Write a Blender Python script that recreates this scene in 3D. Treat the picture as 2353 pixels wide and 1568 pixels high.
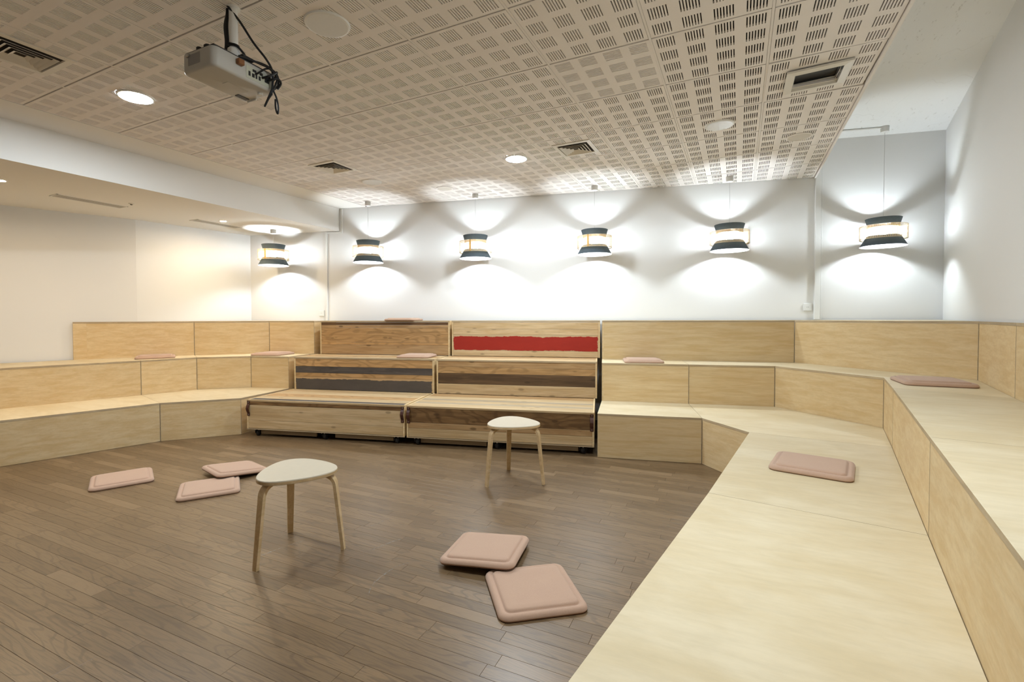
import bpy, bmesh, math, random
from mathutils import Vector, Matrix
random.seed(7)
PI = math.pi
for o in list(bpy.data.objects): bpy.data.objects.remove(o)
SC = bpy.context.scene
COL = SC.collection

# ------------------------------------------------------------------ camera, world, exposure
CAMH = 1.28
FPX, YAW, PITCH, ROLL, CXP, CYP = 1109.29, -.464663, -.023268, -.003, 1141.34, 755.0
cd = bpy.data.cameras.new('camera'); cam = bpy.data.objects.new('camera', cd); COL.objects.link(cam)
cd.sensor_width = 36; cd.lens = FPX/2353*36; cd.clip_start = .02; cd.clip_end = 60
cd.shift_x = (1176.5-CXP)/2353; cd.shift_y = (CYP-784)/2353
fw = Vector((math.sin(YAW)*math.cos(PITCH), math.cos(YAW)*math.cos(PITCH), math.sin(PITCH)))
rt = Vector((math.cos(YAW), -math.sin(YAW), 0)); up = rt.cross(fw)
r2 = rt*math.cos(ROLL)+up*math.sin(ROLL); u2 = up*math.cos(ROLL)-rt*math.sin(ROLL)
mw = Matrix((r2, u2, -fw)).transposed().to_4x4(); mw.translation = (0, 0, CAMH)
cam.matrix_world = mw
SC.camera = cam
W = bpy.data.worlds.new('world'); SC.world = W; W.use_nodes = True
W.node_tree.nodes['Background'].inputs[0].default_value = (.6, .65, .7, 1)
W.node_tree.nodes['Background'].inputs[1].default_value = .3
SC.view_settings.view_transform = 'Standard'; SC.view_settings.look = 'None'
SC.view_settings.gamma = 1; SC.view_settings.use_curve_mapping = False
SC.view_settings.exposure = 0.76
cy = SC.cycles; cy.use_light_tree = False; cy.sample_clamp_indirect = 2.5; cy.max_bounces = 5; cy.diffuse_bounces = 4; cy.glossy_bounces = 2; cy.transmission_bounces = 1; cy.transparent_max_bounces = 2
cy.caustics_reflective = False; cy.caustics_refractive = False
E_BULB = 400.0        # pendant bulb emission
E_DOWN = 310.0        # round ceiling panels
E_SPOT = 850.0       # small soffit spots
C_COOL = (.825, .925, 1.0); C_WARM = (1.0, .77, .50)

# ------------------------------------------------------------------ materials
def nodes(name, rough=.6, spec=.3, metal=0):
    m = bpy.data.materials.new(name); m.use_nodes = True
    nt = m.node_tree; b = nt.nodes['Principled BSDF']
    b.inputs['Roughness'].default_value = rough
    b.inputs['Specular IOR Level'].default_value = spec
    b.inputs['Metallic'].default_value = metal
    return m, nt, b
def N(nt, t, **k):
    n = nt.nodes.new(t)
    for a, v in k.items():
        if a.startswith('i_'): n.inputs[int(a[2:])].default_value = v
        else: setattr(n, a, v)
    return n
def L(nt, a, b): nt.links.new(a, b)
def math_(nt, op, a, b=None, c=None, clamp=False):
    n = N(nt, 'ShaderNodeMath', operation=op); n.use_clamp = clamp
    for i, v in enumerate((a, b, c)):
        if v is None: continue
        if isinstance(v, (int, float)): n.inputs[i].default_value = v
        else: L(nt, v, n.inputs[i])
    return n.outputs[0]
def mapr(nt, v, a, b, c, d):
    n = N(nt, 'ShaderNodeMapRange', interpolation_type='SMOOTHSTEP'); L(nt, v, n.inputs[0])
    for i, q in enumerate((a, b, c, d)): n.inputs[i+1].default_value = q
    return n.outputs[0]
def mix(nt, f, a, b, mode='MIX'):
    n = N(nt, 'ShaderNodeMix', data_type='RGBA', blend_type=mode)
    for s, v in ((n.inputs[0], f), (n.inputs[6], a), (n.inputs[7], b)):
        if isinstance(v, (int, float)): s.default_value = v
        elif isinstance(v, tuple): s.default_value = (*v, 1)
        else: L(nt, v, s)
    return n.outputs[2]
def vec(nt, src, scale=(1, 1, 1), loc=None):
    n = N(nt, 'ShaderNodeMapping'); L(nt, src, n.inputs[0]); n.inputs[3].default_value = scale
    if loc is not None: L(nt, loc, n.inputs[1])
    return n.outputs[0]
def noise(nt, v, scale, detail=3, rough=.55, dist=0):
    n = N(nt, 'ShaderNodeTexNoise'); L(nt, v, n.inputs['Vector'])
    n.inputs['Scale'].default_value = scale; n.inputs['Detail'].default_value = detail
    n.inputs['Roughness'].default_value = rough; n.inputs['Distortion'].default_value = dist
    return n.outputs[0]
def bump(nt, b, h, strength=.1, dist=.01):
    n = N(nt, 'ShaderNodeBump'); n.inputs[0].default_value = strength; n.inputs[1].default_value = dist
    L(nt, h, n.inputs[2]); L(nt, n.outputs[0], b.inputs['Normal'])
def pos(nt): return N(nt, 'ShaderNodeNewGeometry').outputs['Position']
def objc(nt): return N(nt, 'ShaderNodeTexCoord').outputs['Object']
def rnd(nt): return N(nt, 'ShaderNodeObjectInfo').outputs['Random']
def hsv(nt, col, v, s=1.0):
    n = N(nt, 'ShaderNodeHueSaturation'); L(nt, col, n.inputs['Color'])
    if isinstance(v, (int, float)): n.inputs['Value'].default_value = v
    else: L(nt, v, n.inputs['Value'])
    n.inputs['Saturation'].default_value = s
    return n.outputs[0]

def plain(name, c, rough=.5, spec=.3, metal=0, var=.06, sc=40, bmp=0):
    m, nt, b = nodes(name, rough, spec, metal)
    n = noise(nt, objc(nt), sc, 2)
    d = tuple(x*(1-var) for x in c); e = tuple(min(1, x*(1+var)) for x in c)
    L(nt, mix(nt, n, d, e), b.inputs['Base Color'])
    if bmp: bump(nt, b, n, bmp, .002)
    return m
def wallmat(name, c, var=.02):
    m, nt, b = nodes(name, .85, .15)
    p = pos(nt); n = noise(nt, p, 1.3, 3); f = noise(nt, p, 90, 2)
    L(nt, mix(nt, n, tuple(x*(1-var) for x in c), c), b.inputs['Base Color'])
    bump(nt, b, f, .06, .002)
    return m
M = {}
M['wall'] = wallmat('white_wall_paint', (.82, .815, .80))
M['soffit'] = wallmat('soffit_paint', (.82, .80, .76))
def plaster():
    m, nt, b = nodes('old_ceiling_plaster', .9, .1)
    p = pos(nt)
    c = mix(nt, noise(nt, p, 1.6, 4), (.84, .84, .83), (.89, .89, .88))
    sp = mapr(nt, noise(nt, vec(nt, p, (14, 3.2, 1)), 3.0, 5, .7), .60, .68, 0, 1)
    zone = mapr(nt, noise(nt, p, 1.1, 2), .45, .56, 0, .4)
    c = mix(nt, math_(nt, 'MULTIPLY', sp, zone), c, (.36, .34, .29))
    vo = N(nt, 'ShaderNodeTexVoronoi', feature='DISTANCE_TO_EDGE'); dp = N(nt, 'ShaderNodeVectorMath', operation='ADD'); L(nt, p, dp.inputs[0]); L(nt, N(nt, 'ShaderNodeTexNoise', ).outputs['Color'], dp.inputs[1]); L(nt, dp.outputs[0], vo.inputs['Vector']); vo.inputs['Scale'].default_value = .7
    cr = mapr(nt, vo.outputs['Distance'], 0, .004, .16, 0)
    L(nt, mix(nt, cr, c, (.45, .43, .38)), b.inputs['Base Color'])
    bump(nt, b, noise(nt, p, 30, 4), .15, .004)
    return m
M['plaster'] = plaster()
M['tile'] = wallmat('acoustic_tile', (.83, .785, .745), .04)
M['runner'] = wallmat('ceiling_runner', (.82, .78, .74), .03)
M['crossbar'] = wallmat('ceiling_crossbar', (.42, .36, .30), .03)  # dark brown paints the shadow of the tile gaps into the bars
M['plenum'] = plain('dark_plenum', (.06, .05, .042), .9, .05)
def ply(name, c, d):
    m, nt, b = nodes(name, .5, .3)
    p = pos(nt); r = rnd(nt)
    off = N(nt, 'ShaderNodeCombineXYZ'); L(nt, math_(nt, 'MULTIPLY', r, 37), off.inputs[0]); L(nt, math_(nt, 'MULTIPLY', r, 23), off.inputs[1])
    a = noise(nt, vec(nt, p, (2.2, 5, 26), off.outputs[0]), 1.0, 5, .6, .4)
    g = noise(nt, vec(nt, p, (7, 30, 70), off.outputs[0]), 1.0, 4, .65)
    col = mix(nt, mapr(nt, a, .3, .7, 0, 1), d, c)
    col = mix(nt, mapr(nt, g, .35, .75, 0, .22), col, tuple(x*.72 for x in d))
    sm = mapr(nt, noise(nt, p, 2.6, 4, .6), .6, .78, 0, .3)
    col = mix(nt, sm, col, tuple(x*y for x, y in zip(d, (.8, .82, .84))))
    col = hsv(nt, col, mapr(nt, r, 0, 1, .94, 1.05))
    L(nt, col, b.inputs['Base Color'])
    bump(nt, b, g, .05, .002)
    return m
M['ply'] = ply('birch_plywood', (.73, .575, .345), (.64, .46, .235))
M['plytop'] = ply('worn_coollit_birch_plywood', (.73, .625, .435), (.65, .53, .33))  # seat tops: paler from wear, plus cool light from above put into the colour
M['plyedge'] = ply('plywood_edge', (.52, .41, .26), (.40, .305, .19))
def wood(name, c, d, knots=.6, grain=1.0, rough=.55, fig=0):
    m, nt, b = nodes(name, rough, .3)
    p = objc(nt); r = rnd(nt)
    off = N(nt, 'ShaderNodeCombineXYZ'); L(nt, math_(nt, 'MULTIPLY', r, 41), off.inputs[0]); L(nt, math_(nt, 'MULTIPLY', r, 17), off.inputs[1]); L(nt, math_(nt, 'MULTIPLY', r, 29), off.inputs[2])
    a = noise(nt, vec(nt, p, (1.6, 16, 16), off.outputs[0]), 1.0, 5, .6, 1.2)
    g = noise(nt, vec(nt, p, (3, 90, 90), off.outputs[0]), 1.0, 4, .6)
    col = mix(nt, mapr(nt, a, .32, .68, 0, 1), d, c)
    col = mix(nt, mapr(nt, g, .4, .7, 0, .35*grain), col, tuple(x*.55 for x in d))
    if fig:
        nv = noise(nt, vec(nt, p, (1.1, 4, 4), off.outputs[0]), 1.0, 2, .5)
        rg = math_(nt, 'SINE', math_(nt, 'MULTIPLY', nv, 85))
        col = mix(nt, mapr(nt, rg, .1, 1, 0, fig), col, tuple(x*.55 for x in d))
    vo = N(nt, 'ShaderNodeTexVoronoi'); L(nt, vec(nt, p, (4.5, 11, 11), off.outputs[0]), vo.inputs['Vector']); vo.inputs['Scale'].default_value = 1
    vo.inputs['Randomness'].default_value = 1
    k = mapr(nt, vo.outputs['Distance'], .09, .2, knots, 0)
    col = mix(nt, k, col, tuple(x*.28 for x in d))
    col = hsv(nt, col, mapr(nt, r, 0, 1, .9, 1.1))
    L(nt, col, b.inputs['Base Color']); bump(nt, b, g, .12, .003)
    return m
M['pine'] = wood('pale_pine', (.62, .47, .28), (.50, .35, .18), .5)
M['honey'] = wood('honey_pine', (.56, .35, .16), (.42, .245, .10), .5, 1.0, .55, .45)
M['tan'] = wood('tan_board', (.50, .33, .165), (.38, .225, .10), .7, 1.2)
M['brown'] = wood('old_brown_board', (.27, .155, .065), (.16, .085, .034), .6, 1.3, .55, .5)
M['umber'] = wood('dark_brown_board', (.15, .09, .045), (.085, .05, .026), .4, 1.2)
M['slate'] = wood('weathered_grey_board', (.105, .088, .075), (.06, .05, .045), .2, 1.0, .7)
M['oakbrown'] = wood('thin_brown_board', (.22, .12, .05), (.12, .065, .03), .3, 1.2)
M['skirt'] = wood('grey_pine_skirt', (.42, .34, .24), (.33, .26, .17), .2)
M['stoolply'] = wood('stool_birch', (.66, .50, .30), (.56, .40, .215), 0, .6, .4)
M['stoolwhite'] = plain('stool_white_stain', (.60, .53, .41), .4, .35, 0, .03, 30)
def painted(name, c, d, under, lo=.06, hi=.93):
    m, nt, b = nodes(name, .6, .3)
    tc = N(nt, 'ShaderNodeTexCoord'); sx = N(nt, 'ShaderNodeSeparateXYZ'); L(nt, tc.outputs['Generated'], sx.inputs[0])
    p = tc.outputs['Object']
    e = math_(nt, 'ADD', sx.outputs[2], math_(nt, 'MULTIPLY', math_(nt, 'SUBTRACT', noise(nt, vec(nt, p, (7, 1, 5)), 1.0, 4, .65), .5), .30))
    x = math_(nt, 'ADD', sx.outputs[0], math_(nt, 'MULTIPLY', math_(nt, 'SUBTRACT', noise(nt, vec(nt, p, (3, 1, 25)), 1.0, 4), .5), .03))
    mk = math_(nt, 'MULTIPLY', mapr(nt, e, lo-.015, lo+.015, 0, 1), mapr(nt, e, hi-.015, hi+.015, 1, 0))
    mk = math_(nt, 'MULTIPLY', mk, math_(nt, 'MULTIPLY', mapr(nt, x, .002, .006, 0, 1), mapr(nt, x, .992, .997, 1, 0)))
    worn = mapr(nt, noise(nt, vec(nt, p, (5, 1, 40)), 1.3, 5, .7), .64, .74, 0, .45)
    col = mix(nt, noise(nt, vec(nt, p, (4, 1, 12)), 1.0, 4), d, c)
    col = mix(nt, worn, col, tuple(min(1, q*1.8+.06) for q in c))
    base = mix(nt, noise(nt, vec(nt, p, (2, 1, 30)), 1.0, 4), tuple(q*.8 for q in under), under)
    L(nt, mix(nt, mk, base, col), b.inputs['Base Color'])
    bump(nt, b, noise(nt, vec(nt, p, (3, 1, 60)), 1.0, 3), .1, .003)
    return m
M['red'] = painted('red_painted_board', (.36, .026, .014), (.27, .017, .010), (.58, .43, .25), .02, .90)
M['slatepaint'] = painted('grey_painted_board', (.105, .088, .075), (.065, .053, .046), (.52, .34, .17), -.5, .86)
def felt():
    m, nt, b = nodes('pink_felt', .95, .05)
    p = objc(nt); f = noise(nt, p, 420, 2, .7); g = noise(nt, p, 9, 3)
    c = mix(nt, f, (.42, .27, .19), (.57, .395, .29))
    c = mix(nt, mapr(nt, g, .3, .7, 0, .12), c, (.42, .26, .20))
    L(nt, c, b.inputs['Base Color']); bump(nt, b, f, .25, .002)
    b.inputs['Sheen Weight'].default_value = .25
    return m
M['felt'] = felt()
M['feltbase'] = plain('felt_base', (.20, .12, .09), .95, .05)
def oak():
    m, nt, b = nodes('smoked_oak_floor', .34, .5)
    p = pos(nt); g0 = N(nt, 'ShaderNodeNewGeometry')
    r = math_(nt, 'FRACT', math_(nt, 'ADD', rnd(nt), math_(nt, 'MULTIPLY', g0.outputs['Random Per Island'], 7.31)))
    off = N(nt, 'ShaderNodeCombineXYZ'); L(nt, math_(nt, 'MULTIPLY', r, 61), off.inputs[0]); L(nt, math_(nt, 'MULTIPLY', r, 13), off.inputs[1]); L(nt, math_(nt, 'MULTIPLY', r, 33), off.inputs[2])
    # growth rings: a wave bent by noise, cathedral figure
    nv = noise(nt, vec(nt, p, (1.0, 7, 1), off.outputs[0]), 1.0, 2, .45)
    sep = N(nt, 'ShaderNodeSeparateXYZ'); L(nt, p, sep.inputs[0])
    ring = math_(nt, 'SINE', math_(nt, 'ADD', math_(nt, 'MULTIPLY', nv, 105), math_(nt, 'MULTIPLY', sep.outputs[1], 60)))
    fine = noise(nt, vec(nt, p, (9, 190, 1), off.outputs[0]), 1.0, 4, .7)
    col = mix(nt, r, (.152, .096, .047), (.218, .142, .074))
    col = mix(nt, mapr(nt, ring, .5, 1, 0, .38), col, (.075, .046, .026))
    col = mix(nt, mapr(nt, fine, .45, .72, 0, .6), col, (.080, .050, .028))
    lt = mapr(nt, math_(nt, 'FRACT', math_(nt, 'MULTIPLY', r, 5.17)), .9, .96, 0, .55)
    col = mix(nt, lt, col, (.27, .18, .10))
    L(nt, col, b.inputs['Base Color'])
    bump(nt, b, fine, .18, .002)
    return m
M['oak'] = oak()
M['floorbase'] = plain('floor_joint', (.06, .042, .026), .8, .1)
M['white'] = plain('white_plastic', (.80, .80, .78), .4, .4, 0, .02)
M['ventpaint'] = plain('vent_enamel', (.70, .66, .58), .45, .35, 0, .02)
M['speaker'] = plain('speaker_cloth', (.60, .555, .49), .8, .1, 0, .05, 300)
M['offlamp'] = plain('unlit_diffuser', (.70, .70, .68), .4, .3, 0, .02)
M['black'] = plain('black_plastic', (.012, .012, .013), .45, .4)
M['blackcable'] = plain('black_cable', (.010, .010, .011), .5, .35)
M['darkgrey'] = plain('dark_grey_plastic', (.05, .048, .046), .5, .3)
M['projector'] = plain('projector_shell', (.50, .49, .46), .45, .35, 0, .02)
M['projvent'] = plain('projector_grille', (.30, .29, .29), .6, .3, 0, .3, 260)
M['port'] = plain('port_panel', (.50, .51, .42), .5, .3)
M['orange'] = plain('copper_connector', (.22, .09, .03), .5, .4)
M['shade'] = plain('charcoal_felt_shade', (.075, .095, .11), .9, .1, 0, .45, 220, .2)
M['shadein'] = plain('white_shade_lining', (.85, .84, .80), .8, .1, 0, .01)
M['rattan'] = plain('woven_cane', (.70, .55, .36), .6, .2, 0, .15, 60)
M['caneband'] = plain('cane_band', (.60, .36, .13), .6, .2, 0, .25, 140)
M['cord'] = plain('white_cord', (.62, .62, .60), .5, .3)
M['leather'] = plain('brown_leather', (.065, .022, .014), .5, .35, 0, .3, 50, .2)
M['steel'] = plain('steel', (.55, .55, .54), .3, .5, 1.0, .03)
M['duct'] = plain('duct_foil', (.75, .76, .77), .22, .6, 1.0, .05)
def emit(name, c, s):
    m = bpy.data.materials.new(name); m.use_nodes = True; nt = m.node_tree
    nt.nodes.remove(nt.nodes['Principled BSDF'])
    e = N(nt, 'ShaderNodeEmission'); e.inputs[0].default_value = (*c, 1); e.inputs[1].default_value = s
    L(nt, e.outputs[0], nt.nodes['Material Output'].inputs[0])
    return m
M['bulb'] = emit('bulb_glow', C_COOL, E_BULB)
M['panel'] = emit('panel_glow', C_COOL, E_DOWN)
M['spot'] = emit('spot_glow', C_WARM, E_SPOT)

# ------------------------------------------------------------------ builders
class MB:
    def __init__(s): s.v = []; s.f = []; s.m = []
    def add(s, vs, fs, mi=0):
        o = len(s.v); s.v += [tuple(q) for q in vs]
        for f in fs: s.f.append([i+o for i in f]); s.m.append(mi)
        return s
    def box(s, a, b, mi=0, mt=None):
        x0, y0, z0 = a; x1, y1, z1 = b
        vs = [(x0,y0,z0),(x1,y0,z0),(x1,y1,z0),(x0,y1,z0),(x0,y0,z1),(x1,y0,z1),(x1,y1,z1),(x0,y1,z1)]
        if mt is not None: vs = [mt @ Vector(q) for q in vs]
        return s.add(vs, [(3,2,1,0),(4,5,6,7),(0,1,5,4),(1,2,6,5),(2,3,7,6),(3,0,4,7)], mi)
    def cbox(s, a, b, c=.002, mi=0, mt=None):
        """box with chamfered edges"""
        x0, y0, z0 = a; x1, y1, z1 = b
        vs = []
        for X, xi in ((x0, 1), (x1, -1)):
            for Y, yi in ((y0, 1), (y1, -1)):
                for Z, zi in ((z0, 1), (z1, -1)):
                    vs += [(X, Y+c*yi, Z+c*zi), (X+c*xi, Y, Z+c*zi), (X+c*xi, Y+c*yi, Z)]
        k = lambda x, y, z, a_: ((x*2+y)*2+z)*3+a_
        F = []
        for x in (0, 1): q = [k(x,0,0,0),k(x,1,0,0),k(x,1,1,0),k(x,0,1,0)]; F.append(q if x else q[::-1])
        for y in (0, 1): q = [k(0,y,0,1),k(1,y,0,1),k(1,y,1,1),k(0,y,1,1)]; F.append(q[::-1] if y else q)
        for z in (0, 1): q = [k(0,0,z,2),k(1,0,z,2),k(1,1,z,2),k(0,1,z,2)]; F.append(q if z else q[::-1])
        for y in (0, 1):
            for z in (0, 1):
                q = [k(0,y,z,1),k(1,y,z,1),k(1,y,z,2),k(0,y,z,2)]; F.append(q if y == z else q[::-1])
        for x in (0, 1):
            for z in (0, 1):
                q = [k(x,0,z,0),k(x,1,z,0),k(x,1,z,2),k(x,0,z,2)]; F.append(q[::-1] if x == z else q)
        for x in (0, 1):
            for y in (0, 1):
                q = [k(x,y,0,0),k(x,y,1,0),k(x,y,1,1),k(x,y,0,1)]; F.append(q if x == y else q[::-1])
        for x in (0, 1):
            for y in (0, 1):
                for z in (0, 1):
                    q = [k(x,y,z,0),k(x,y,z,1),k(x,y,z,2)]; F.append(q if (x+y+z) % 2 == 1 else q[::-1])
        if mt is not None: vs = [mt @ Vector(q) for q in vs]
        return s.add(vs, F, mi)
    def prism(s, poly, z0, z1, mi=0, side=None):
        n = len(poly)
        a = sum(poly[i][0]*poly[(i+1) % n][1]-poly[(i+1) % n][0]*poly[i][1] for i in range(n))
        if a < 0: poly = poly[::-1]
        vs = [(x, y, z0) for x, y in poly]+[(x, y, z1) for x, y in poly]
        s.add(vs, [tuple(range(n))[::-1], tuple(range(n, 2*n))], mi)
        s.add(vs, [(i, (i+1) % n, (i+1) % n+n, i+n) for i in range(n)], mi if side is None else side)
        return s
    def lathe(s, prof, seg=32, mi=0, mt=None, cap0=False, cap1=False):
        vs = []; fs = []
        for r, z in prof:
            for i in range(seg):
                a = 2*PI*i/seg; vs.append((r*math.cos(a), r*math.sin(a), z))
        for j in range(len(prof)-1):
            for i in range(seg):
                a = j*seg+i; b = j*seg+(i+1) % seg
                fs.append((a, b, b+seg, a+seg))
        if cap0: fs.append(tuple(range(seg))[::-1])
        if cap1: fs.append(tuple(range((len(prof)-1)*seg, len(prof)*seg)))
        if mt is not None: vs = [mt @ Vector(q) for q in vs]
        return s.add(vs, fs, mi)
    def tube(s, pts, r, seg=8, mi=0, cap=True):
        pts = [Vector(p) for p in pts]; n = len(pts); rs = r if isinstance(r, (list, tuple)) else [r]*n
        t0 = (pts[1]-pts[0]).normalized()
        u = t0.orthogonal().normalized(); vs = []
        for i, p in enumerate(pts):
            t = (pts[min(i+1, n-1)]-pts[max(i-1, 0)]).normalized()
            u = (u-t*u.dot(t)).normalized(); w = t.cross(u)
            for k in range(seg):
                a = 2*PI*k/seg; vs.append(p+(u*math.cos(a)+w*math.sin(a))*rs[i])
        fs = [(i*seg+k, i*seg+(k+1) % seg, (i+1)*seg+(k+1) % seg, (i+1)*seg+k) for i in range(n-1) for k in range(seg)]
        if cap: fs += [tuple(range(seg))[::-1], tuple(range((n-1)*seg, n*seg))]
        return s.add(vs, fs, mi)
    def mesh(s, name, mats):
        me = bpy.data.meshes.new(name); me.from_pydata(s.v, [], s.f)
        for q in (mats if isinstance(mats, (list, tuple)) else [mats]): me.materials.append(M[q])
        me.polygons.foreach_set('material_index', s.m); me.update()
        return me
    def build(s, name, mats, parent=None, smooth=False, loc=None, rot=None, recalc=False):
        me = s.mesh(name, mats)
        if recalc:
            bm = bmesh.new(); bm.from_mesh(me); bmesh.ops.recalc_face_normals(bm, faces=bm.faces); bm.to_mesh(me); bm.free()
        if smooth:
            me.polygons.foreach_set('use_smooth', [True]*len(me.polygons))
            try: me.set_sharp_from_angle(angle=math.radians(40))
            except Exception: pass
        return obj(name, me, parent, loc, rot)
def obj(name, data, parent=None, loc=None, rot=None):
    o = bpy.data.objects.new(name, data); COL.objects.link(o)
    if parent: o.parent = parent
    if loc is not None: o.location = loc
    if rot is not None: o.rotation_euler = rot
    return o
def tag(o, label, cat, group=None):
    o['label'] = label; o['category'] = cat
    if group: o['group'] = group
    return o
def thing(name, label, cat, loc=(0, 0, 0), rz=0, group=None, rot=None):
    o = obj(name, None, None, loc, rot if rot else (0, 0, rz)); o.empty_display_size = .1
    return tag(o, label, cat, group)
def struct(o): o['kind'] = 'structure'; return o
def spline(pts, n=10):
    P = [Vector(p) for p in pts]; out = []
    for i in range(len(P)-1):
        a = P[max(i-1, 0)]; b = P[i]; c = P[i+1]; d = P[min(i+2, len(P)-1)]
        for k in range(n):
            t = k/n
            out.append(.5*((2*b)+(c-a)*t+(2*a-5*b+4*c-d)*t*t+(3*b-a-3*c+d)*t**3))
    out.append(P[-1]); return out

# ------------------------------------------------------------------ room shell
CZ = CAMH+1.548745          # tiled ceiling
SZ = 2.51                   # left soffit
AZ = 3.237                  # bare ceiling on the right
WS = math.tan(math.radians(12.44))
wally = lambda x: 5.16+(x+5.052)*WS          # back wall face
rwx = lambda y: 1.935-.162*(6.70-y)          # right wall face
YR = -3.2                                    # rear wall
XB = -5.075                                  # face of the boxed beam
KX, KY = -6.54, wally(-6.54)
JX, JY = -6.737, 3.392
X2 = -7.5
yc = 6.70; xc = rwx(yc)
yc = wally(xc); xc = rwx(yc); yc = wally(xc)
T = .12
struct(MB().prism([(X2-.3, YR-.2), (2.3, YR-.2), (2.3, 7.2), (X2-.3, 7.2)], -.15, -.012).build('floor', 'floorbase'))
FLOOR = bpy.data.objects['floor']
struct(MB().prism([(KX-.3, wally(KX-.3)), (xc+.15, wally(xc+.15)), (xc+.15, wally(xc+.15)+T), (KX-.3, wally(KX-.3)+T)], -.01, 3.35).build('wall_back', 'wall'))
struct(MB().prism([(xc, yc), (rwx(YR), YR), (rwx(YR)+T, YR), (xc+T, yc)], -.01, 3.35).build('wall_right', 'wall'))
struct(MB().prism([(KX, KY), (JX, JY), (JX-.25, JY+.02), (KX-.25, KY+.05)], -.01, 3.35).build('wall_left', 'wall'))
struct(MB().prism([(JX, JY), (X2, JY-(JX-X2)/.369), (X2, YR), (X2-T, YR), (X2-T, JY-(JX-X2)/.369+.1), (JX-T, JY+.02)], -.01, 3.35).build('wall_leftfront', 'wall'))
struct(MB().prism([(X2-.2, YR), (rwx(YR)+.2, YR), (rwx(YR)+.2, YR-T), (X2-.2, YR-T)], -.01, 3.35).build('wall_rear', 'wall'))
# tiled ceiling: slab above the plenum, tiles, runners
X0, X1 = -4.655, .7452
CEIL = struct(MB().prism([(XB, YR), (X1, YR), (X1, wally(X1)), (XB, wally(XB))], CZ+.035, 3.35).build('ceiling', 'plenum'))
struct(MB().prism([(X1-.02, YR), (2.2, YR), (2.2, 7.1), (X1-.02, wally(X1)+.05)], AZ, 3.36).build('ceiling_right', 'plaster'))
struct(MB().prism([(X1-.004, YR), (X1+.012, YR), (X1+.012, wally(X1)), (X1-.004, wally(X1))], CZ-.012, AZ).build('trim_1', 'runner'))
struct(MB().prism([(XB, YR), (X2-.05, YR), (X2-.05, KY+.05), (XB, wally(XB))], SZ, 3.34).build('ceiling_left', 'soffit'))
struct(MB().prism([(XB, YR), (X0+.004, YR), (X0+.004, wally(X0)), (XB, wally(XB))], CZ-.003, CZ+.03).build('trim_2', 'soffit'))

def tile_mesh(name, hole=None):
    hx, hy = .2920, .2950
    sl, sw, sp, gl = .0062, .0062, .01435, .1
    xs = [-hx, hx]; ys = [-hy, hy]; sx = []; sy = []
    for g in range(4):
        cx = (g-1.5)*.15
        for k in range(7):
            c = cx+(k-3)*sp; sx.append((c-sw/2, c+sw/2)); xs += [c-sw/2, c+sw/2]
        sy.append((cx-gl/2, cx+gl/2)); ys += [cx-gl/2, cx+gl/2]
    if hole: xs += [hole[0], hole[2]]; ys += [hole[1], hole[3]]
    xs = sorted(set(xs)); ys = sorted(set(ys)); th = .0125
    isx = lambda x: any(a < x < b for a, b in sx)
    isy = lambda y: any(a < y < b for a, b in sy)
    solid = []
    for j in range(len(ys)-1):
        row = []
        for i in range(len(xs)-1):
            x = (xs[i]+xs[i+1])/2; y = (ys[j]+ys[j+1])/2
            e = isx(x) and isy(y)
            if hole and hole[0] < x < hole[2] and hole[1] < y < hole[3]: e = True
            row.append(not e)
        solid.append(row)
    b = MB(); nx = len(xs)
    V = [(x, y, 0) for y in ys for x in xs]+[(x, y, th) for y in ys for x in xs]; U = nx*len(ys); Fc = []
    S = lambda j, i: 0 <= j < len(ys)-1 and 0 <= i < nx-1 and solid[j][i]
    for j in range(len(ys)-1):
        for i in range(nx-1):
            if not solid[j][i]: continue
            a = j*nx+i; Fc.append((a, a+nx, a+nx+1, a+1))
            if not S(j-1, i): Fc.append((a, a+1, a+1+U, a+U))
            if not S(j+1, i): Fc.append((a+nx+1, a+nx, a+nx+U, a+nx+1+U))
            if not S(j, i-1): Fc.append((a+nx, a, a+U, a+nx+U))
            if not S(j, i+1): Fc.append((a+1, a+nx+1, a+nx+1+U, a+1+U))
    b.add(V, Fc)
    return b.mesh(name, 'tile')
TILE = tile_mesh('ceiling_tile')
OV = (.435, 3.745)     # open vent centre
wn = Vector((-math.sin(math.radians(12.44)), math.cos(math.radians(12.44)), 0))
wp = Vector((-5.052, 5.16, 0))-wn*.006
for li in range(-6, 3):
    for ti in range(-8, 8):
        c = Vector((-1.0548+.6*(li+.5), 1.6248+.6*(ti+.5), CZ))
        ds = [(Vector((c.x+a, c.y+b_, 0))-wp).dot(wn) for a in (-.3, .3) for b_ in (-.3, .3)]
        if min(ds) > -.02 or c.y < YR+.25: continue
        if max(ds) > 0:
            me = TILE.copy(); bm = bmesh.new(); bm.from_mesh(me)
            bmesh.ops.bisect_plane(bm, geom=bm.verts[:]+bm.edges[:]+bm.faces[:], plane_co=wp-Vector((c.x, c.y, 0)), plane_no=wn, clear_outer=True)
            bm.to_mesh(me); bm.free()
            obj('ceiling_tile', me, CEIL, c)
        elif li == 2 and ti == 3:
            me = tile_mesh('ceiling_tile_open', (OV[0]-c.x-.125, OV[1]-c.y-.115, OV[0]-c.x+.125, OV[1]-c.y+.115))
            o = obj('ceiling_tile', me, CEIL, c+Vector((-.004, -.002, .0005)), (math.radians(.35), math.radians(-.9), math.radians(.5)))
        else:
            o = obj('ceiling_tile', TILE, CEIL, c, (0, 0, PI/2 if (li, ti) == (0, 2) else 0))
for li in range(-5, 3):
    x = -1.0548+.6*li
    MB().box((x-.0065, YR, CZ+.001), (x+.0065, wally(x)-.005, CZ+.02)).build('ceiling_runner', 'runner', CEIL)
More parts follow.
